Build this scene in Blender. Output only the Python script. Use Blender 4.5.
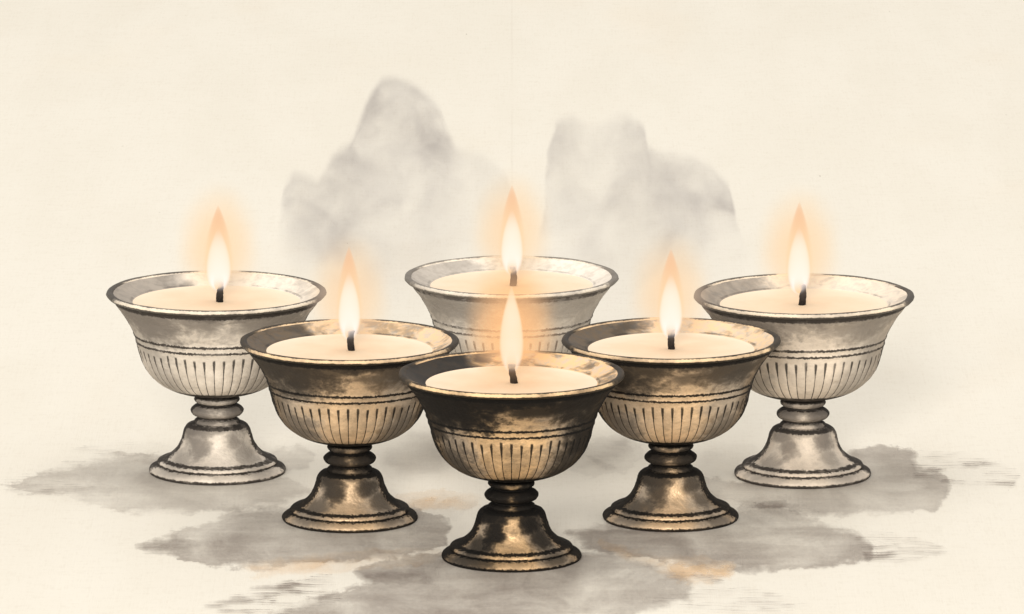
import bpy, math, random
from mathutils import noise as mnoise, Vector

scene = bpy.context.scene
for o in list(bpy.data.objects):
    bpy.data.objects.remove(o)
COL = scene.collection
U = 0.1 / 224.0            # metres for one drawing unit (front lamp: 224 units across the rim = 10 cm)

# ------------------------------------------------------------------ camera
FPX = 8625.0               # focal length in picture widths of 1024 -> also the distance to the front lamp
AXIS = math.radians(11.0)
DOWN = AXIS + math.atan(251.0 / FPX)
CAM = Vector((0.0, -FPX * math.cos(DOWN), FPX * math.sin(DOWN)))
cam_d = bpy.data.cameras.new("camera")
cam = bpy.data.objects.new("camera", cam_d)
COL.objects.link(cam)
cam.location = CAM * U
cam.rotation_euler = (math.pi / 2 - AXIS, 0, 0)
cam_d.sensor_width = 36.0
cam_d.lens = 36.0 * FPX / 1024.0
cam_d.clip_start = 0.05
cam_d.clip_end = 200.0
scene.camera = cam

# ------------------------------------------------------------------ world, lamps, exposure
world = bpy.data.worlds.new("World")
scene.world = world
world.use_nodes = True
wb = world.node_tree.nodes["Background"]
wb.inputs[0].default_value = (1.0, 0.97, 0.93, 1)
wb.inputs[1].default_value = 0.64


def area(name, loc, target, size, power, color):
    d = bpy.data.lights.new(name, 'AREA')
    d.shape = 'DISK'
    d.size = size
    d.energy = power
    d.color = color
    o = bpy.data.objects.new(name, d)
    COL.objects.link(o)
    o.location = loc
    o.rotation_euler = (Vector(target) - Vector(loc)).to_track_quat('-Z', 'Y').to_euler()
    return o


area("overhead_softbox", (-0.1, 1.0, 4.6), (0, 0.8, 0), 5.0, 87.0, (1.0, 0.97, 0.92))
area("front_softbox", (-0.7, -6.4, 2.2), (0, 0.1, 0.05), 1.6, 330.0, (1.0, 0.96, 0.90))

scene.view_settings.view_transform = 'Standard'
scene.view_settings.look = 'None'
scene.view_settings.exposure = 0.0
scene.view_settings.gamma = 1.0
scene.render.engine = 'CYCLES'
scene.cycles.use_denoising = True
scene.cycles.volume_step_rate = 0.3
scene.cycles.volume_max_steps = 256
scene.cycles.max_bounces = 8
scene.cycles.transparent_max_bounces = 32
scene.cycles.volume_bounces = 0


# ------------------------------------------------------------------ projection helpers (drawing units)
def ray(px, py):
    dx, dy = (px - 512.0) / FPX, (307.0 - py) / FPX
    ca, sa = math.cos(AXIS), math.sin(AXIS)
    return Vector((dx, ca + dy * sa, -sa + dy * ca))


def ground(px, py):
    d = ray(px, py)
    t = -CAM.z / d.z
    return CAM + d * t


def upright(px, py, y):
    d = ray(px, py)
    t = (y - CAM.y) / d.y
    return CAM + d * t


# ------------------------------------------------------------------ node expressions
class S:
    """A float socket with arithmetic."""
    def __init__(self, nt, sock):
        self.nt, self.s = nt, sock

    def _m(self, op, *a):
        n = self.nt.nodes.new('ShaderNodeMath')
        n.operation = op
        for i, v in enumerate((self,) + a):
            if isinstance(v, S):
                self.nt.links.new(v.s, n.inputs[i])
            else:
                n.inputs[i].default_value = float(v)
        return S(self.nt, n.outputs[0])

    def __add__(self, o): return self._m('ADD', o)
    __radd__ = __add__
    def __mul__(self, o): return self._m('MULTIPLY', o)
    __rmul__ = __mul__
    def __sub__(self, o): return self._m('SUBTRACT', o)
    def __rsub__(self, o): return (self * -1.0) + o
    def __truediv__(self, o): return self._m('DIVIDE', o)
    def __pow__(self, o): return self._m('POWER', o)
    def abs(self): return self._m('ABSOLUTE')
    def sqrt(self): return self._m('SQRT')
    def exp(self): return self._m('EXPONENT')
    def fract(self): return self._m('FRACT')
    def min(self, o): return self._m('MINIMUM', o)
    def max(self, o): return self._m('MAXIMUM', o)
    def atan2(self, o): return self._m('ARCTAN2', o)
    def rdiv(self, k):
        n = self.nt.nodes.new('ShaderNodeMath')
        n.operation = 'DIVIDE'
        n.inputs[0].default_value = float(k)
        self.nt.links.new(self.s, n.inputs[1])
        return S(self.nt, n.outputs[0])

    def ss(self, a, b):
        n = self.nt.nodes.new('ShaderNodeMapRange')
        n.interpolation_type = 'SMOOTHSTEP'
        for i, v in ((0, self), (1, a), (2, b)):
            if isinstance(v, S):
                self.nt.links.new(v.s, n.inputs[i])
            else:
                n.inputs[i].default_value = float(v)
        n.inputs[3].default_value = 0.0
        n.inputs[4].default_value = 1.0
        return S(self.nt, n.outputs[0])


class G:
    """Node graph of one material."""
    def __init__(self, name):
        self.m = bpy.data.materials.new(name)
        self.m.use_nodes = True
        self.nt = self.m.node_tree
        self.nt.nodes.clear()
        self.out = self.nt.nodes.new('ShaderNodeOutputMaterial')
        tc = self.nt.nodes.new('ShaderNodeTexCoord')
        sc = self.nt.nodes.new('ShaderNodeVectorMath')
        sc.operation = 'SCALE'
        sc.inputs['Scale'].default_value = 1.0 / U
        self.nt.links.new(tc.outputs['Object'], sc.inputs[0])
        self.p = sc.outputs[0]
        sp = self.nt.nodes.new('ShaderNodeSeparateXYZ')
        self.nt.links.new(self.p, sp.inputs[0])
        self.x, self.y, self.z = (S(self.nt, sp.outputs[i]) for i in range(3))

    def attr(self, name):
        n = self.nt.nodes.new('ShaderNodeAttribute')
        n.attribute_name = name
        return S(self.nt, n.outputs['Fac'])

    def vec(self, x, y, z):
        n = self.nt.nodes.new('ShaderNodeCombineXYZ')
        for i, v in enumerate((x, y, z)):
            if isinstance(v, S):
                self.nt.links.new(v.s, n.inputs[i])
            else:
                n.inputs[i].default_value = float(v)
        return n.outputs[0]

    def noise(self, size, detail=3.0, seed=0.0, vec=None, stretch=(1, 1, 1), rough=0.55, warp=0.0):
        mp = self.nt.nodes.new('ShaderNodeMapping')
        mp.inputs['Location'].default_value = (seed * 3.17, seed * 1.91 + 7.3, seed * 2.77)
        mp.inputs['Scale'].default_value = tuple(1.0 / (size * s) for s in stretch)
        self.nt.links.new(vec if vec is not None else self.p, mp.inputs[0])
        n = self.nt.nodes.new('ShaderNodeTexNoise')
        n.inputs['Scale'].default_value = 1.0
        n.inputs['Detail'].default_value = detail
        n.inputs['Roughness'].default_value = rough
        n.inputs['Distortion'].default_value = warp
        self.nt.links.new(mp.outputs[0], n.inputs['Vector'])
        return S(self.nt, n.outputs['Fac'])

    def mix(self, f, a, b):
        n = self.nt.nodes.new('ShaderNodeMix')
        n.data_type = 'RGBA'
        ins = [n.inputs[0], n.inputs[6], n.inputs[7]]
        for i, v in zip(ins, (f, a, b)):
            if isinstance(v, S):
                self.nt.links.new(v.s, i)
            elif hasattr(v, 'is_output'):
                self.nt.links.new(v, i)
            elif isinstance(v, tuple):
                i.default_value = v + (1.0,) if len(v) == 3 else v
            else:
                i.default_value = v
        return n.outputs[2]

    def surface(self, color, rough=0.6, spec=0.3, metal=0.0, bump=None, alpha=None, sss=0.0):
        b = self.nt.nodes.new('ShaderNodeBsdfPrincipled')
        for key, v in (('Base Color', color), ('Roughness', rough), ('Metallic', metal), ('Alpha', alpha)):
            if v is None:
                continue
            if isinstance(v, S):
                self.nt.links.new(v.s, b.inputs[key])
            elif hasattr(v, 'is_output'):
                self.nt.links.new(v, b.inputs[key])
            elif isinstance(v, tuple):
                b.inputs[key].default_value = v + (1.0,)
            else:
                b.inputs[key].default_value = v
        b.inputs['Specular IOR Level'].default_value = spec
        if sss:
            b.inputs['Subsurface Weight'].default_value = sss
            b.inputs['Subsurface Radius'].default_value = (0.004, 0.002, 0.001)
            b.inputs['Subsurface Scale'].default_value = 1.0
        if bump is not None:
            bn = self.nt.nodes.new('ShaderNodeBump')
            bn.inputs['Strength'].default_value = bump[1]
            bn.inputs['Distance'].default_value = bump[2] * U
            self.nt.links.new(bump[0].s, bn.inputs['Height'])
            self.nt.links.new(bn.outputs[0], b.inputs['Normal'])
        self.nt.links.new(b.outputs[0], self.out.inputs['Surface'])
        return self.m

    def absorb(self, density, color):
        n = self.nt.nodes.new('ShaderNodeVolumeAbsorption')
        n.inputs['Color'].default_value = color + (1.0,)
        self.nt.links.new(density.s, n.inputs['Density'])
        return n.outputs[0]

    def glowing(self, density, color):
        n = self.nt.nodes.new('ShaderNodeEmission')
        if isinstance(color, tuple):
            n.inputs[0].default_value = color + (1.0,)
        else:
            self.nt.links.new(color, n.inputs[0])
        self.nt.links.new(density.s, n.inputs[1])
        return n.outputs[0]

    def add(self, a, b):
        n = self.nt.nodes.new('ShaderNodeAddShader')
        self.nt.links.new(a, n.inputs[0])
        self.nt.links.new(b, n.inputs[1])
        return n.outputs[0]

    def volume(self, sh):
        self.nt.links.new(sh, self.out.inputs['Volume'])
        return self.m


def lin(r, g, b):
    f = lambda c: c / 12.92 if c <= 0.04045 else ((c + 0.055) / 1.055) ** 2.4
    return (f(r / 255), f(g / 255), f(b / 255))


# ------------------------------------------------------------------ mesh helpers
def obj(name, verts, faces, mat, parent=None, smooth=True, attrs=None):
    me = bpy.data.meshes.new(name)
    me.from_pydata([tuple(c * U for c in v) for v in verts], [], faces)
    if attrs:
        for an, vals in attrs.items():
            a = me.attributes.new(an, 'FLOAT', 'POINT')
            a.data.foreach_set('value', vals)
    if smooth:
        me.polygons.foreach_set('use_smooth', [True] * len(me.polygons))
    me.materials.append(mat)
    me.update()
    o = bpy.data.objects.new(name, me)
    COL.objects.link(o)
    if parent:
        o.parent = parent
    return o


def spline(pts, step=1.5):
    """Catmull-Rom through profile points; a point repeated stays a corner."""
    out = []
    n = len(pts)
    for i in range(n - 1):
        p0, p1, p2, p3 = pts[max(i - 1, 0)], pts[i], pts[i + 1], pts[min(i + 2, n - 1)]
        L = math.dist(p1, p2)
        if L < 1e-6:
            continue
        k = max(1, int(L / step))
        for j in range(k):
            t = j / k
            out.append(tuple(0.5 * (2 * b + (c - a) * t + (2 * a - 5 * b + 4 * c - d) * t * t + (3 * b - a - 3 * c + d) * t ** 3)
                             for a, b, c, d in zip(p0, p1, p2, p3)))
    out.append(pts[-1])
    return out


def lathe(prof, segs, shape=None, closed=False, cap_start=False, cap_end=False):
    verts, faces = [], []
    n = len(prof)
    for r, z in prof:
        for k in range(segs):
            a = 2 * math.pi * k / segs
            rr, zz = shape(r, z, a) if shape else (r, z)
            verts.append((rr * math.cos(a), rr * math.sin(a), zz))
    rows = n if closed else n - 1
    for i in range(rows):
        i2 = (i + 1) % n
        for k in range(segs):
            k2 = (k + 1) % segs
            faces.append((i * segs + k, i * segs + k2, i2 * segs + k2, i2 * segs + k))
    if cap_start:
        faces.append(tuple(reversed(range(segs))))
    if cap_end:
        faces.append(tuple((n - 1) * segs + k for k in range(segs)))
    return verts, faces


def tag(o, label, cat=None, group=None, kind=None):
    o["label"] = label
    if cat:
        o["category"] = cat
    if group:
        o["group"] = group
    if kind:
        o["kind"] = kind
    return o


# ------------------------------------------------------------------ the paper
def paper_material():
    g = G("rice_paper")
    fine = g.noise(3.0, 4, 1, stretch=(1, 5, 1))
    weave = g.noise(2.2, 2, 2, stretch=(9, 3, 1))
    weft = g.noise(2.2, 2, 9, stretch=(0.7, 60, 1))
    cloud = g.noise(90, 3, 3, stretch=(1, 5, 1))
    warm = g.noise(160, 4, 4, stretch=(1.4, 4, 1))
    base = g.mix(cloud.ss(0.35, 0.7), (0.870, 0.822, 0.725), (0.850, 0.80, 0.70))
    base = g.mix(warm.ss(0.55, 0.78) * 0.3, base, (0.86, 0.765, 0.63))
    tex = (fine - 0.5) * 0.55 + (weave - 0.5) * 0.5 + (weft - 0.5) * 0.4
    base = g.mix(tex.ss(-0.05, 0.28) * 0.22, base, (0.66, 0.59, 0.48))
    # the faint crease down the middle of the sheet
    cn = g.noise(60, 3, 5, stretch=(1, 4, 1))
    crease = (1.0 - (g.x + (cn - 0.5) * 2.5).abs().ss(0.3, 2.2)) * g.y.ss(900, 1900) * cn.ss(0.3, 0.6)
    base = g.mix(crease * 0.09, base, (0.5, 0.42, 0.33))
    # stray specks of ink and bark
    v = g.nt.nodes.new('ShaderNodeTexVoronoi')
    mp = g.nt.nodes.new('ShaderNodeMapping')
    mp.inputs['Scale'].default_value = (1 / 46.0, 1 / 220.0, 1)
    g.nt.links.new(g.p, mp.inputs[0])
    g.nt.links.new(mp.outputs[0], v.inputs['Vector'])
    v.inputs['Scale'].default_value = 1.0
    sp = S(g.nt, v.outputs['Distance'])
    pick = S(g.nt, v.outputs['Color'])
    base = g.mix((1.0 - sp.ss(0.012, 0.034)) * pick.ss(0.62, 0.75) * 0.6, base, (0.2, 0.16, 0.12))
    return g.surface(base, rough=0.95, spec=0.05, bump=(fine + weave + weft, 0.12, 1.0))


paper = paper_material()
NX, NY = 120, 120
pv, pf = [], []
for j in range(NY + 1):
    for i in range(NX + 1):
        pv.append((-4200 + 8400 * i / NX, -2600 + 8600 * j / NY, 0.0))
for j in range(NY):
    for i in range(NX):
        a = j * (NX + 1) + i
        pf.append((a, a + 1, a + NX + 2, a + NX + 1))
tag(obj("ground", pv, pf, paper), "flat sheet of cream rice paper carrying the lamps and ink washes", "paper", kind="structure")


# ------------------------------------------------------------------ ink washes on the paper
def wash_material(name, seed, strength, dry=0.0, color=(0.19, 0.14, 0.12), edge=3.0, ragged=8.0):
    g = G(name)
    e = g.attr("edge")
    flow = g.noise(40, 5, seed, stretch=(1.7, 3.6, 1), rough=0.6, warp=0.5)
    big = g.noise(95, 2, seed + 4, stretch=(1.4, 4.0, 1))
    sweep = g.noise(7, 4, seed + 6, stretch=(14, 4.5, 1), rough=0.6, warp=0.3)
    rag = g.noise(11, 5, seed + 1, stretch=(1.5, 4, 1), rough=0.7)
    a = (e + 3.5 + (rag - 0.5) * ragged * 2.4 + (flow - 0.5) * ragged * 1.2 + (sweep - 0.5) * ragged * 1.2)
    soft = edge + flow.ss(0.42, 0.62) * edge * 2.6
    body = a.ss(0.0, soft)
    tide = a.ss(0.0, 1.6) * (1.0 - a.ss(1.6, 8.0)) * big.ss(0.4, 0.55)
    grain = g.noise(2.0, 3, seed + 2, stretch=(1.8, 5, 1), rough=0.7)
    d = body * (0.30 + flow.ss(0.33, 0.68) * 0.50 + big.ss(0.38, 0.64) * 0.50 - 0.04 + (sweep - 0.5) * 0.7 + (grain - 0.5) * 0.45) + tide * 0.22
    if dry > 0:
        st = g.noise(2.6, 4, seed + 3, stretch=(22, 3.0, 1), rough=0.7, warp=0.8)
        gate = g.noise(30, 3, seed + 8, stretch=(2.2, 2.5, 1))
        d = d * (1.0 - dry + dry * (st + (gate - 0.5) * 0.55).ss(0.54, 0.66))
    d = (d * (strength * 0.84)).max(0.0).min(0.97)
    return g.surface(color, rough=0.95, spec=0.03, alpha=d)


def inside_dist(poly, x, y):
    ins, best = False, 1e9
    n = len(poly)
    for i in range(n):
        x1, y1 = poly[i]
        x2, y2 = poly[(i + 1) % n]
        if (y1 > y) != (y2 > y) and x < (x2 - x1) * (y - y1) / (y2 - y1) + x1:
            ins = not ins
        dx, dy = x2 - x1, y2 - y1
        t = max(0, min(1, ((x - x1) * dx + (y - y1) * dy) / (dx * dx + dy * dy + 1e-9)))
        best = min(best, math.hypot(x - x1 - t * dx, y - y1 - t * dy))
    return best if ins else -best


LIFT = [0.0]


def wash(poly, mat, label, step=4.0, pad=8):
    """A stain on the paper with the outline poly, laid out on the ground."""
    LIFT[0] += 0.12
    xs, ys = [p[0] for p in poly], [p[1] for p in poly]
    x0, x1, y0, y1 = min(xs) - pad, max(xs) + pad, min(ys) - pad, max(ys) + pad
    nx, ny = max(2, int((x1 - x0) / step)), max(2, int((y1 - y0) / (step * 0.6)))
    idx, verts, ed, faces = {}, [], [], []
    D = [[inside_dist(poly, x0 + (x1 - x0) * i / nx, y0 + (y1 - y0) * j / ny) for i in range(nx + 1)] for j in range(ny + 1)]

    def vid(i, j):
        if (i, j) not in idx:
            p = ground(x0 + (x1 - x0) * i / nx, y0 + (y1 - y0) * j / ny)
            idx[(i, j)] = len(verts)
            verts.append((p.x, p.y, LIFT[0]))
            ed.append(D[j][i])
        return idx[(i, j)]
    for j in range(ny):
        for i in range(nx):
            if max(D[j][i], D[j][i + 1], D[j + 1][i], D[j + 1][i + 1]) > -pad:
                faces.append((vid(i, j), vid(i, j + 1), vid(i + 1, j + 1), vid(i + 1, j)))
    o = obj("ink_wash", verts, faces, mat, smooth=False, attrs={"edge": ed})
    return tag(o, label, "ink wash", "ink washes brushed on the paper", "structure")


wash([(2, 487), (30, 479), (60, 470), (100, 458), (140, 455), (190, 462), (240, 468), (290, 480), (316, 492), (280, 503), (240, 509), (180, 512),
      (130, 511), (96, 505), (66, 493), (30, 492)], wash_material("pale_wash", 1, 0.30),
     "pale grey ink wash tapering to the left from under the left rear lamp")
wash([(270, 452), (300, 446), (312, 455), (308, 468), (285, 472), (268, 466)], wash_material("faint_wash", 2, 0.26),
     "small faint grey wash right of the left rear lamp's foot")
wash([(136, 548), (165, 540), (172, 534), (215, 522), (228, 512), (270, 508), (330, 515), (400, 505), (450, 520), (446, 545), (400, 556), (330, 560),
      (270, 566), (215, 566), (185, 560), (170, 553)], wash_material("grey_wash", 3, 0.46),
     "grey ink wash with a dark pointed left tip under the left middle lamp")
wash([(140, 547), (172, 541), (200, 545), (190, 553), (168, 552)], wash_material("dark_wash", 5, 0.22),
     "darker tip of the grey wash pointing left below the left rear lamp")
wash([(300, 606), (330, 596), (370, 584), (356, 572), (380, 562), (430, 556), (520, 560), (600, 553), (650, 562), (690, 580), (690, 600), (640, 612), (600, 640),
      (300, 640), (262, 618)], wash_material("grey_wash", 6, 0.48),
     "broad grey ink wash spreading beneath the front lamp to the lower edge")
wash([(356, 574), (388, 566), (420, 570), (430, 580), (400, 585), (366, 582)], wash_material("dark_wash", 7, 0.34, edge=14),
     "dark smoky patch in the wash left of the front lamp's foot")
wash([(565, 533), (610, 527), (660, 528), (740, 520), (738, 508), (775, 503), (800, 512), (812, 522), (850, 532), (872, 545), (868, 560), (820, 566), (760, 572),
      (700, 566), (640, 556), (590, 548)], wash_material("grey_wash", 8, 0.46),
     "grey ink wash with a rounded right end under the right middle lamp")
wash([(700, 478), (760, 488), (840, 478), (852, 452), (880, 446), (912, 450), (916, 458), (918, 470), (945, 474), (950, 492), (935, 510), (880, 512), (820, 516),
      (770, 508), (720, 500), (690, 492)], wash_material("pale_wash", 9, 0.36),
     "pale grey ink wash reaching right from under the right rear lamp")
wash([(380, 452), (410, 432), (440, 434), (452, 455), (442, 478), (400, 480), (385, 470)], wash_material("faint_wash", 11, 0.28, edge=12),
     "soft grey cloud of wash between left middle and front lamps")
wash([(570, 470), (600, 440), (630, 434), (642, 452), (625, 470), (585, 475)], wash_material("faint_wash", 12, 0.30, edge=12),
     "soft grey cloud of wash right of the front lamp's bowl")
wash([(408, 502), (440, 496), (472, 506), (455, 522), (420, 520)], wash_material("faint_wash", 14, 0.24, edge=10),
     "faint grey smudge left of the front lamp's stem")
wash([(690, 455), (715, 446), (750, 450), (745, 462), (705, 464)], wash_material("faint_wash", 15, 0.14, edge=10),
     "faint smudge left of the right rear lamp's foot")
# peach tints
PEACH = (0.88, 0.60, 0.34)
for seed, poly, st, lb in (
        (21, [(240, 566), (330, 556), (440, 552), (430, 562), (330, 572), (250, 574)], 0.55, "peach tint along the lower edge of the left grey wash"),
        (22, [(400, 500), (440, 492), (480, 500), (470, 508), (420, 508)], 0.60, "peach tint behind the front lamp's stem on its left"),
        (23, [(600, 545), (650, 556), (735, 566), (730, 580), (680, 582), (630, 562)], 0.70, "peach tint below the right middle lamp"),):
    wash(poly, wash_material("peach_tint", seed, st, color=PEACH, edge=10), lb)
# dry brush tails
for seed, poly, st, lb in (
        (31, [(0, 486), (50, 470), (90, 462), (60, 480), (110, 496), (20, 494)], 0.34, "dry brush streaks at the tip of the left pale wash"),
        (32, [(70, 452), (140, 442), (170, 448), (120, 456)], 0.22, "thin dry brush streaks above the left pale wash"),
        (33, [(205, 608), (262, 590), (330, 578), (340, 600), (300, 614), (220, 614)], 0.50, "dry brush streaks trailing left of the front wash"),
        (34, [(850, 530), (905, 540), (955, 552), (900, 562), (868, 560)], 0.36, "dry brush streaks trailing right of the right grey wash"),
        (35, [(905, 455), (970, 455), (1022, 476), (1010, 488), (960, 486), (915, 478)], 0.46, "dry brush streaks trailing right of the right pale wash"),
        (36, [(670, 575), (740, 585), (812, 608), (760, 614), (690, 612), (650, 600)], 0.38, "dry brush streaks trailing right of the front wash")):
    wash(poly, wash_material("dry_wash", seed, st * 1.7, dry=0.97, ragged=6), lb)


# ------------------------------------------------------------------ misty mountains
def mountain(name, ridge, base_py, depth_py, thick, strength, seed, label, right=(0.9, 1.0, 0.0)):
    """ridge: picture points of the skyline; the hill stands upright on the ground line depth_py, thick units deep at its foot."""
    y0 = ground(512, depth_py).y
    pts = [upright(px, py, y0) for px, py in ridge]
    xs = [p.x for p in pts]
    cx = 0.5 * (xs[0] + xs[-1])
    fine = []
    for i in range(len(pts) - 1):
        for k in range(8):
            fine.append(pts[i].lerp(pts[i + 1], k / 8))
    fine.append(pts[-1])
    c = Vector((cx, y0, 0))
    out = []
    for p in fine:                       # a margin for the soft edge
        d = Vector((p.x - cx, 0, p.z))
        out.append((cx + d.x * 1.0 + (8 if d.x > 0 else -8), max(p.z + 9, 0.3)))
    out = [(out[0][0], 0.3)] + out + [(out[-1][0], 0.3)]
    rings, verts, faces = 14, [], []
    n = len(out)
    for side in (-1, 1):
        for j in range(rings + 1):
            t = j / rings
            h = thick * math.sqrt(max(0.0, 1 - t ** 3.0))
            for (x, z) in out:
                wob = 1 + 0.25 * mnoise.noise(Vector((x / 60 + seed, z * t / 60, side * 3.1)))
                verts.append(((cx + (x - cx) * t) - c.x, side * h * wob * (1 if j < rings else 0), 0.3 + (z - 0.3) * t))
    off = (rings + 1) * n
    for s in (0, 1):
        for j in range(rings):
            for i in range(n - 1):
                a, b = s * off + j * n + i, s * off + j * n + i + 1
                q = (a, b, b + n, a + n)
                faces.append(q if s == 0 else tuple(reversed(q)))
    # the flat foot
    for j in range(rings):
        a0, a1 = j * n, (j + 1) * n
        b0, b1 = off + a0, off + a1
        faces.append((a0, a1, b1, b0))
        faces.append((a0 + n - 1, b0 + n - 1, b1 + n - 1, a1 + n - 1))
    zmax = max(z for x, z in out)
    xmin, xmax = min(x for x, z in out) - cx, max(x for x, z in out) - cx
    g = G(name + "_mist")
    w1 = g.noise(40, 5, seed, rough=0.62)
    wt = g.noise(22, 5, seed + 12, rough=0.62, warp=0.7)
    w2 = g.noise(70, 4, seed + 5, stretch=(1, 1, 1), warp=0.8)
    w3 = g.noise(120, 2, seed + 9)
    fc = g.nt.nodes.new('ShaderNodeFloatCurve')
    u = (g.x + (w1 - 0.5) * 16.0 - xmin) / (xmax - xmin)
    g.nt.links.new(u.s, fc.inputs['Value'])
    cv = fc.mapping.curves[0]
    prof = sorted(((p.x - cx - xmin) / (xmax - xmin), p.z / zmax) for p in pts)
    cv.points[0].location = (0.0, 0.0)
    cv.points[1].location = (1.0, 0.0)
    for a, b in prof:
        q = cv.points.new(min(0.995, max(0.005, a)), b)
        q.handle_type = 'VECTOR'
    fc.mapping.use_clip = False
    fc.mapping.update()
    r = S(g.nt, fc.outputs[0]) * zmax
    d = r - g.z + (w1 - 0.5) * 14.0
    zb = upright(512, base_py, y0).z
    fade = (g.z + (w2 - 0.5) * 40).ss(zb - 20, zb + 150)
    fade = fade * (u.min(1.0 - u) + (wt - 0.5) * 0.05).ss(0.045, 0.135)
    fade = fade * (1.0 - u.ss(right[0], right[1]) * right[2])
    tidal = (1.0 - (d - 7.0).abs().ss(1.0, 6.0)) * w3.ss(0.42, 0.6) * 0.35
    side = u.min(1.0 - u).ss(0.05, 0.36)
    fade = fade * (side + (1.0 - side) * (g.z + (w2 - 0.5) * 70).ss(zb + 40, zb + 150))
    dens = d.ss(-8.0, 13.0) * ((d * (-1 / 55.0)).exp() * 0.85 + 0.42 * w2.ss(0.35, 0.7) + 0.1) * (0.55 + w3.ss(0.3, 0.65) * 0.7) * fade
    dens = dens * (0.32 + 0.85 * w2.ss(0.40, 0.62) + 0.75 * wt.ss(0.42, 0.62)) + tidal * fade * d.ss(-3.0, 3.0)
    dens = (dens * (strength / (2 * thick * U))).max(0.0)
    m = g.volume(g.absorb(dens, (0.03, 0.0, 0.08)))
    o = obj("mountain", verts, faces, m)
    o.location = c * U
    return tag(o, label, "mountain", "misty mountains behind the lamps", "structure")


mountain("tall", [(262, 300), (272, 262), (279, 226), (283, 184), (294, 168), (306, 172), (318, 178), (333, 154), (352, 140), (358, 122), (370, 94), (382, 78), (396, 75),
                  (412, 82), (430, 96), (442, 110), (447, 130), (456, 146), (482, 152), (506, 172), (520, 214), (532, 262), (540, 300)], 318, 352, 60, 0.56, 3.0,
         "tall grey mountain dissolving into mist behind the left half of the lamps", (0.60, 0.74, 0.72))
mountain("broad", [(520, 300), (534, 250), (545, 198), (547, 156), (556, 122), (572, 113), (588, 122), (604, 122), (618, 112), (634, 112), (644, 126), (649, 150), (668, 152),
                   (692, 156), (712, 166), (728, 184), (734, 208), (742, 236), (756, 268), (764, 300)], 318, 346, 56, 0.56, 8.0,
         "broad double-topped grey mountain with a rounded right shoulder behind the lamps")


# ------------------------------------------------------------------ butter lamps
FLUTES = 50
BOWL_OUT = [(109.0, 186.0), (104, 178), (97, 169), (90.5, 158), (86.5, 150), (83.8, 142), (81.8, 134), (79.5, 125), (75.5, 114), (69, 104), (60, 95.5), (48, 88.5), (34, 84),
            (20, 81.5), (17, 80.5)]
BOWL_IN = [(66, 168), (84, 178), (93, 182), (100.5, 185.5), (106.5, 189.0)]
RIM = [(104.8, 187.4), (106.8, 189.6), (110.0, 190.6), (112.6, 189.3), (113.2, 187.0), (110.8, 184.4), (106.0, 184.8)]
STEM = [(17, 81.5), (21.5, 79.8), (23.5, 77), (22, 74.2), (18.5, 72.4), (18.0, 71.6), (23, 70.2), (26.8, 67), (27.2, 64), (24.5, 60.6), (18.6, 58.4), (18.2, 57.2), (22, 55.8),
        (23.5, 53.8), (23, 51.8), (20, 50.5)]
FOOT = [(18, 53.0), (25, 52.4), (30.5, 50.4), (33.8, 46.0), (35.6, 39.5), (38.2, 32), (42.2, 25.2), (48, 19.6), (53.8, 16.0), (57.5, 14.6), (57.5, 14.6), (61, 13.2), (62, 10.8), (60.5, 9.4),
        (60.5, 9.4), (66, 7.6), (69.5, 5.2), (70.5, 2.4), (69.5, 0.2), (69.5, 0.2), (30, 0.2)]


def mix3(a, b, t):
    return tuple(x + (y - x) * t for x, y in zip(a, b))


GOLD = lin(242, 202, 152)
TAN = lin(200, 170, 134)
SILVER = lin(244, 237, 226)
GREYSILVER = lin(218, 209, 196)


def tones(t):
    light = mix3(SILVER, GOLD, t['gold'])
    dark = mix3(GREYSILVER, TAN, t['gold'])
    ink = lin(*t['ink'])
    return light, dark, ink, lin(*t['pen'])


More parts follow.
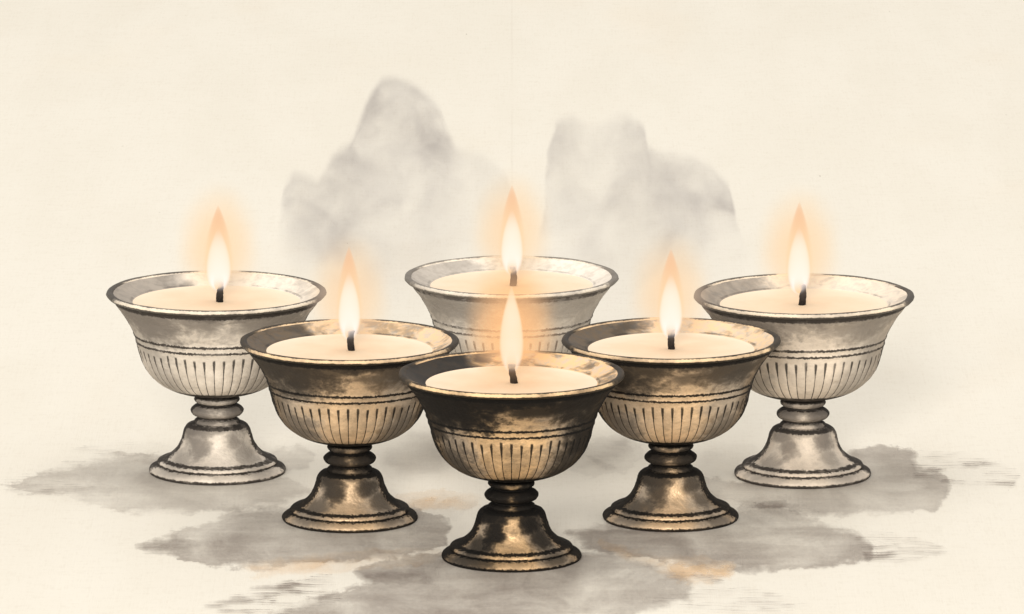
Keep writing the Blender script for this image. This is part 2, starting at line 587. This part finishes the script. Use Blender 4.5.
def brass_material(t, seed):
    """Outside of bowl, stem and foot: brass with brushed ink and painted-in shading."""
    g = G("inked_brass")
    light, dark, ink, pen = tones(t)
    r = (g.x * g.x + g.y * g.y).sqrt().max(0.5)
    c = (g.y * -1.0) / r                     # 1 on the flame's front, 0 on the flanks
    s = g.x / r
    az = g.x.atan2(g.y * -1.0)
    polish = g.noise(34, 4, seed)
    blot = g.noise(19, 5, seed + 1, rough=0.66, stretch=(1.3, 1.3, 0.75), warp=0.4)
    fineb = g.noise(6, 4, seed + 2, rough=0.65)
    hair = g.noise(2.2, 3, seed + 3, rough=0.7)
    jag = g.noise(5, 3, seed + 4, rough=0.7)
    k = t['wash']
    # ragged brush blots of ink that paint shading under the rim and on flanks
    wob = (blot - 0.5) * 2.0 + (fineb - 0.5) * 0.9

    def spot(s0, z0, rs, rz, depth, soft=0.62):
        e = (((s - s0) / rs) * ((s - s0) / rs) + ((g.z - z0) / rz) * ((g.z - z0) / rz)).sqrt() + wob
        return (1.0 - e.ss(1.0 - soft, 1.0 + soft)) * depth
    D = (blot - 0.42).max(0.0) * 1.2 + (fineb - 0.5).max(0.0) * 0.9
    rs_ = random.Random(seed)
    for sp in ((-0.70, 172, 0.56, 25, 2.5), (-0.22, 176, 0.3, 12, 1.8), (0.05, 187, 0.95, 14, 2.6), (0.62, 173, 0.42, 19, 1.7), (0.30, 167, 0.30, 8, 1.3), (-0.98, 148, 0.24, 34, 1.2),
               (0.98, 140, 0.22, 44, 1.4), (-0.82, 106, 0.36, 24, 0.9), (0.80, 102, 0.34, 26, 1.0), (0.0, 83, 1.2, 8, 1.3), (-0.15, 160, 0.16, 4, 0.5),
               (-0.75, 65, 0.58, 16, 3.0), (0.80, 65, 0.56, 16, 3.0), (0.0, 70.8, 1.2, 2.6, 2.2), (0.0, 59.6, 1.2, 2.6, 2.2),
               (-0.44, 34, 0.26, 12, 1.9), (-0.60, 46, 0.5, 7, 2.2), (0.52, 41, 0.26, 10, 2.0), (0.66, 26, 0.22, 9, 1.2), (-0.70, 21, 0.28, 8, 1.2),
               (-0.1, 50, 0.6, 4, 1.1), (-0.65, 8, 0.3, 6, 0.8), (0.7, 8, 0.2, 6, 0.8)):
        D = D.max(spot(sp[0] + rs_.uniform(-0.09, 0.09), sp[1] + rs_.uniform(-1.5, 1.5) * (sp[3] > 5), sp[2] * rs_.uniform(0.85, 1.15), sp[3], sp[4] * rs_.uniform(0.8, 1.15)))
    flank_shade = (s + (blot - 0.5) * 0.8).abs().ss(0.22, 0.75) * (1.0 - s.abs().ss(0.80, 0.93) * 0.7)  # painted shading: greyer, darker flanks leave a lit gold streak in the middle
    D = D * 1.6 * k + flank_shade * 0.30 * k
    # outline strokes along both flanks
    wv = (r.rdiv(1.0) * (t['line'] * 2.0)).sqrt() * (0.75 + 0.6 * jag)
    stroke = 1.0 - (c.abs() + (hair - 0.5) * 0.50).ss(wv * 0.8, wv)
    L = stroke
    # ring strokes
    zj = g.z + (jag - 0.5) * 3.0 + (hair - 0.5) * 3.4
    for z0, w, st in ((183.2, 4.6, 1.0), (146.2, 1.5, 0.9), (139.4, 1.35, 0.9), (86.5, 5.0, 1.0), (80.6, 2.4, 1.0), (72.0, 1.7, 1.0), (58.2, 1.7, 1.0), (50.6, 2.1, 1.0), (15.0, 1.35, 0.95), (9.9, 1.35, 0.95),
                      (0.6, 3.0, 1.0)):
        L = L.max((1.0 - (zj - z0).abs().ss(w * 0.55, w)) * st)
    # flute strokes, round headed and thinning downwards
    fz = (g.z - 92.0) / 41.0
    q = (az * (FLUTES / (2 * math.pi)) + 0.5).fract() - 0.5
    halfw = q.abs() * (r * (2 * math.pi / FLUTES))
    fw = 0.50 + fz.ss(0.55, 0.95) * 1.0
    topn = g.noise(14, 1, seed + 7)
    fl = (1.0 - (halfw + (hair - 0.5) * 0.8).ss(fw * 0.6, fw * 1.1)) * (1.0 - (g.z + (topn - 0.5) * 9.0).ss(131, 133.5)) * g.z.ss(84, 90)
    L = L.max(fl * 0.7)
    brk = g.noise(16, 3, seed + 9, rough=0.7).ss(0.40, 0.52)
    L = L * (1.0 - t['gaps'] + brk * t['gaps']) * t['stroke']
    fl_ = 1.0 - (L * -4.2).exp()
    fd = 1.0 - (D * -1.0).exp()
    f = fd + fl_ * (1.0 - fd)
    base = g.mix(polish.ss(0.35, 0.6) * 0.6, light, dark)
    base = g.mix(flank_shade * 0.55, base, GREYSILVER)
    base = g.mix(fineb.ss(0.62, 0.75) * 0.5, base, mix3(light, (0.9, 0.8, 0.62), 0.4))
    col = g.mix(fl_, g.mix(fd, base, ink), pen)
    return g.surface(col, rough=0.36 + 0.4 * f, spec=0.12, metal=(1.0 - f) * t['metal'], bump=(fineb * 3.0 + blot * 6.0 + hair, 0.35, 1.0))


def inner_material(t, seed):
    g = G("inked_brass_inside")
    light, dark, ink, pen = tones(t)
    r = (g.x * g.x + g.y * g.y).sqrt().max(0.5)
    s = g.x / r
    blot = g.noise(26, 5, seed, rough=0.6, stretch=(1.3, 1.3, 0.7), warp=0.4)
    fineb = g.noise(8, 4, seed + 2, rough=0.6)
    hair = g.noise(2.6, 3, seed + 3, rough=0.65)
    k = t['wash']
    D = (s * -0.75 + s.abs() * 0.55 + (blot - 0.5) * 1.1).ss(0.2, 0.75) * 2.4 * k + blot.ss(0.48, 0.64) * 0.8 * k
    zj = g.z + (hair - 0.5) * 1.4
    gap = (g.x.abs() + (blot - 0.5) * 30).ss(16, 28)
    L = (1.0 - (zj - 179.9).abs().ss(0.25, 0.7)) * 0.35 * gap * blot.ss(0.40, 0.58)
    D = D + L * 2.4 * t['stroke']
    f = 1.0 - (D * -1.0).exp()
    base = g.mix(fineb.ss(0.4, 0.65), light, mix3(dark, SILVER, 0.35))
    return g.surface(g.mix(f, base, ink), rough=0.55, spec=0.25, bump=(fineb, 0.2, 0.7))


def rim_material(t, seed):
    g = G("inked_brass_lip")
    light, dark, ink, pen = tones(t)
    r = (g.x * g.x + g.y * g.y).sqrt().max(0.5)
    c = (g.y * -1.0) / r
    jag = g.noise(9, 3, seed + 4, rough=0.7)
    hair = g.noise(2.4, 3, seed + 3, rough=0.65)
    patch = g.noise(26, 3, seed + 6)
    end = 1.0 - (c.abs() + (jag - 0.5) * 0.30).ss(0.32, 0.50)
    rj = r + (hair - 0.5) * 1.5 + (jag - 0.5) * 1.2
    inner = (g.z + (hair - 0.5) * 1.6 + (jag - 0.5) * 1.0).ss(189.5, 190.1) * (0.55 + 0.45 * patch.ss(0.38, 0.5))
    under = 1.0 - (g.z + (jag - 0.5) * 2.2 + (hair - 0.5) * 1.4).ss(186.3, 187.3)
    back = (c * -1.0).ss(0.0, 0.12) * rj.ss(107.0, 108.5) * (hair * 0.5 + patch).ss(0.45, 0.6) * ((g.x.abs() + (jag - 0.5) * 16).ss(20, 30))
    inner = inner * (1.0 - (c * -1.0).ss(0.3, 0.5) * (1.0 - (g.x.abs() + (jag - 0.5) * 16).ss(20, 30)))
    L = end.max(inner * 0.85).max(under).max(back * 0.8) * t['stroke']
    D = L * 3.2 + patch.ss(0.5, 0.7) * 0.35 * t['wash']
    f = 1.0 - (D * -1.0).exp()
    base = g.mix(patch.ss(0.35, 0.65), mix3(light, (0.95, 0.78, 0.5), 0.25), dark)
    return g.surface(g.mix(f, base, pen), rough=0.5, spec=0.15)


def wax_material(seed):
    g = G("butter_wax")
    n = g.noise(40, 3, seed)
    rr = (g.x * g.x + g.y * g.y).sqrt()
    col = g.mix(n.ss(0.35, 0.65), (0.92, 0.71, 0.51), (0.93, 0.755, 0.56))
    col = g.mix((rr + (n - 0.5) * 26).ss(56, 86) * 0.6, col, (0.94, 0.80, 0.63))
    return g.surface(col, rough=0.6, spec=0.15)


def wick_material():
    g = G("charred_wick")
    n = g.noise(4, 3, 2)
    return g.surface(g.mix(n.ss(0.4, 0.7), lin(20, 18, 17), lin(40, 36, 33)), rough=0.9, spec=0.1)


WICK = wick_material()
ZW = 178.0                      # butter level


def tear(h):
    return 0.0 if h <= 0 or h >= 1 else math.sqrt(h) * (1 - h) ** 0.92 * 2.5


def flame_material(A, H, Ac, Hc, z0, tip):
    """Burning gas: a cream body, peach skin, amber root round the wick; it gives off its own light."""
    g = G("burning_gas")
    r = (g.x * g.x + g.y * g.y).sqrt()

    def u(a, z1, hh):
        h = ((g.z - z1) / hh).max(0.001).min(0.999)
        R = h.sqrt() * ((1.0 - h) ** 0.92) * (2.5 * a)
        return r / R.max(0.05), h
    uo, ho = u(A, z0, H)
    uc, hc = u(Ac, z0 + 1, Hc)
    ur, hr = u(Ac * 0.46, z0 + 4, 27)
    on = 1.0 - uo.ss(0.62, 1.0)
    core = (1.0 - uc.ss(0.55, 1.0)) * hc.ss(0.01, 0.12) * (1.0 - hc.ss(0.6, 1.0))
    root = 1.0 - ur.ss(0.5, 1.0)
    up = ho.ss(0.45, 0.95)
    d_o = on * (0.09 + up * 0.08) * ho.ss(0.05, 0.3)
    d_r = root * 1.5
    d_c = core * 0.48 * (1.0 - root) * (0.12 + hc.ss(0.06, 0.40) * 0.88)
    c_o = g.mix(up, (0.98, 0.74, 0.46), tip)
    k = 1.0 / U
    em = g.add(g.glowing(d_o * k, c_o), g.add(g.glowing(d_c * k, (1.24, 1.19, 1.26)), g.glowing(d_r * k, (0.98, 0.66, 0.33))))
    return g.volume(g.add(em, g.absorb((d_o + d_c + d_r) * k, (0, 0, 0))))


def glow_material(zc, rx, rz, tau, lum):
    g = G("candle_glow")
    n = g.noise(30, 2, 5)
    q = ((g.x * g.x + g.y * g.y) / (rx * rx) + ((g.z - zc) / rz) * ((g.z - zc) / rz)).sqrt()
    w = (1.0 - (q + (n - 0.5) * 0.22).ss(0.22, 0.98))
    d = w * (g.z - ZW).ss(-4.0, 38.0) * (tau / (1.0 * rx * U))
    return g.volume(g.add(g.glowing(d, lum), g.absorb(d, (0.46, 0.32, 0.06))))


def butter_lamp(loc, scale, t, seed, label, fl, shift=0.0, lean_x=0.0):
    rnd = random.Random(seed)
    root = bpy.data.objects.new("butter_lamp", None)
    COL.objects.link(root)
    root.location = (loc[0] * U, loc[1] * U, 0.0)
    root.scale = (scale,) * 3
    root.empty_display_size = 0.02
    tag(root, label, "butter lamp", "lit butter lamps standing on the paper")
    sd = seed * 7.3

    def hand(r, z, a, amp=0.55):
        n = mnoise.noise(Vector((math.cos(a) * 3 + sd, math.sin(a) * 3, z / 9.0)))
        n2 = mnoise.noise(Vector((math.cos(a) * 30 + sd, math.sin(a) * 30, z / 2.2)))
        return r + n * amp + n2 * 0.35, z + n * amp * 0.4

    def bowl_shape(r, z, a):
        if r > 20 and 84 < z < 131 and not inside[0]:
            e = min(1, (131 - z) / 4, (z - 84) / 10)
            r = r + 1.0 * e * (abs(math.cos(FLUTES * (a + math.pi / 2) / 2 + math.pi / 2)) ** 0.5 - 0.8)
        for z0 in (146.2, 139.4):
            r += 0.9 * math.exp(-((z - z0) / 1.1) ** 2)
        return hand(r, z, a)

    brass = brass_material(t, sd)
    inside = [False]
    out = spline(BOWL_OUT, 1.6)
    v1, f1 = lathe(out, 400, bowl_shape, cap_end=True)
    inside[0] = True
    inn = spline(BOWL_IN, 3.0)
    v2, f2 = lathe(inn, 400, hand, cap_start=True)
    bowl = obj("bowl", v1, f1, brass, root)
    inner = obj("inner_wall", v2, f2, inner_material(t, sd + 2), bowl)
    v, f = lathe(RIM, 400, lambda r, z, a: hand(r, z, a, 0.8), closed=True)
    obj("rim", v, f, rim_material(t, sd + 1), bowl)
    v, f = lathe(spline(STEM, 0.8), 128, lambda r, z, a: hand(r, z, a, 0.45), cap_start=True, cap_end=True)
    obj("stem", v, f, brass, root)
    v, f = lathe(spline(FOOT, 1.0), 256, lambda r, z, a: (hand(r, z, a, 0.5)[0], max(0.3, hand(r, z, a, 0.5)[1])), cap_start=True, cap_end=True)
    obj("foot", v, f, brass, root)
    # butter: a shallow pool with a meniscus at its edge
    v, f = lathe([(86.0, ZW + 1.0), (83.5, ZW + 0.3), (78, ZW), (50, ZW), (25, ZW), (8, ZW + 0.4), (1.2, ZW + 0.8)], 128, cap_end=True)
    f = [tuple(reversed(q)) for q in f]
    wax = obj("wax", v, f, wax_material(sd), root)
    # wick: a bent, slightly frayed stub
    hw = fl.get('wick', 24.0)
    path = []
    ns = 14
    lean = rnd.uniform(-1.0, 1.0)
    for i in range(ns + 1):
        q = i / ns
        path.append((lean * (q - 0.5) - 1.0 * q * q + 0.6 * math.sin(q * 5 + seed), 0.8 * math.sin(q * 4 + seed), ZW - 1 + hw * q, 3.8 + 0.8 * math.exp(-((q - 0.92) / 0.12) ** 2) - 0.5 * q))
    v, f = [], []
    for i, (x, y, z, r) in enumerate(path):
        for k in range(12):
            a = 2 * math.pi * k / 12
            rr = r * (1 + 0.22 * mnoise.noise(Vector((math.cos(a) * 1.5 + sd, math.sin(a) * 1.5, z / 3))))
            if i == ns:
                rr *= 0.45
            v.append((x + rr * math.cos(a), y + rr * math.sin(a), z))
    for i in range(ns):
        for k in range(12):
            f.append((i * 12 + k, i * 12 + (k + 1) % 12, (i + 1) * 12 + (k + 1) % 12, (i + 1) * 12 + k))
    f.append(tuple(ns * 12 + k for k in range(12)))
    obj("wick", v, f, WICK, wax).location.x = shift * U
    # flame
    z0 = ZW + hw * 0.36
    vary = rnd.uniform(0.95, 1.06)
    H, Hc, A, Ac = fl['H'] * vary, fl['Hc'] * vary, fl['A'] / vary, fl['Ac'] / vary
    pr = [(max(0.05, A * tear(h) * 1.03), z0 + H * h) for h in [i / 40 for i in range(41)]]
    v, f = lathe(pr, 40, cap_start=True, cap_end=True)
    flame = obj("flame", v, f, flame_material(A, H, Ac, Hc, z0, fl['tip']), root)
    flame.location.x = (shift + lean_x) * U
    rx, rz, zc = fl['rx'], fl['rz'], ZW + fl['zc']
    pr = []
    for i in range(33):
        th = math.pi * (i / 32) - math.pi / 2
        pr.append((max(0.05, rx * math.cos(th)), max(ZW + 1.5 + 0.02 * i, zc + rz * math.sin(th))))
    v, f = lathe(pr, 48, cap_start=True, cap_end=True)
    obj("glow", v, f, glow_material(zc, rx, rz, fl['tau'], fl.get('lum', (0.60, 0.46, 0.37))), flame)
    return root


FRONT = dict(gold=1.0, ink=(30, 27, 24), pen=(22, 20, 18), wash=1.55, metal=0.4, line=4.6, gaps=0.12, stroke=1.0)
MIDDLE = dict(gold=0.85, ink=(46, 41, 36), pen=(28, 25, 22), wash=0.85, metal=0.35, line=4.4, gaps=0.25, stroke=1.0)
REAR = dict(gold=0.16, ink=(88, 81, 76), pen=(58, 53, 49), wash=0.40, metal=0.05, line=2.2, gaps=0.5, stroke=0.85)
FAR = dict(gold=0.05, ink=(112, 105, 99), pen=(88, 82, 77), wash=0.25, metal=0.0, line=1.8, gaps=0.7, stroke=0.55)
TIP = (0.94, 0.54, 0.30)
F_MAIN = dict(H=97, Hc=73, A=16.0, Ac=13.0, tip=TIP, rx=52, rz=80, zc=56, tau=1.0)
F_FRONT = dict(H=88, Hc=85, A=14.5, Ac=13.5, tip=(1.0, 0.86, 0.62), rx=56, rz=80, zc=54, tau=2.0, lum=(0.62, 0.38, 0.23), wick=23.0)


def place(px, py, width, t, seed, label, fl, shift=0.0, lean_x=0.0):
    """py: row of the foot's centre on the ground; width: span of the rim in the picture."""
    p = ground(px, py)
    depth = (p - CAM).dot(ray(512, 307))
    return butter_lamp(p, width / 226.0 * depth / FPX, t, seed, label, fl, shift, lean_x)


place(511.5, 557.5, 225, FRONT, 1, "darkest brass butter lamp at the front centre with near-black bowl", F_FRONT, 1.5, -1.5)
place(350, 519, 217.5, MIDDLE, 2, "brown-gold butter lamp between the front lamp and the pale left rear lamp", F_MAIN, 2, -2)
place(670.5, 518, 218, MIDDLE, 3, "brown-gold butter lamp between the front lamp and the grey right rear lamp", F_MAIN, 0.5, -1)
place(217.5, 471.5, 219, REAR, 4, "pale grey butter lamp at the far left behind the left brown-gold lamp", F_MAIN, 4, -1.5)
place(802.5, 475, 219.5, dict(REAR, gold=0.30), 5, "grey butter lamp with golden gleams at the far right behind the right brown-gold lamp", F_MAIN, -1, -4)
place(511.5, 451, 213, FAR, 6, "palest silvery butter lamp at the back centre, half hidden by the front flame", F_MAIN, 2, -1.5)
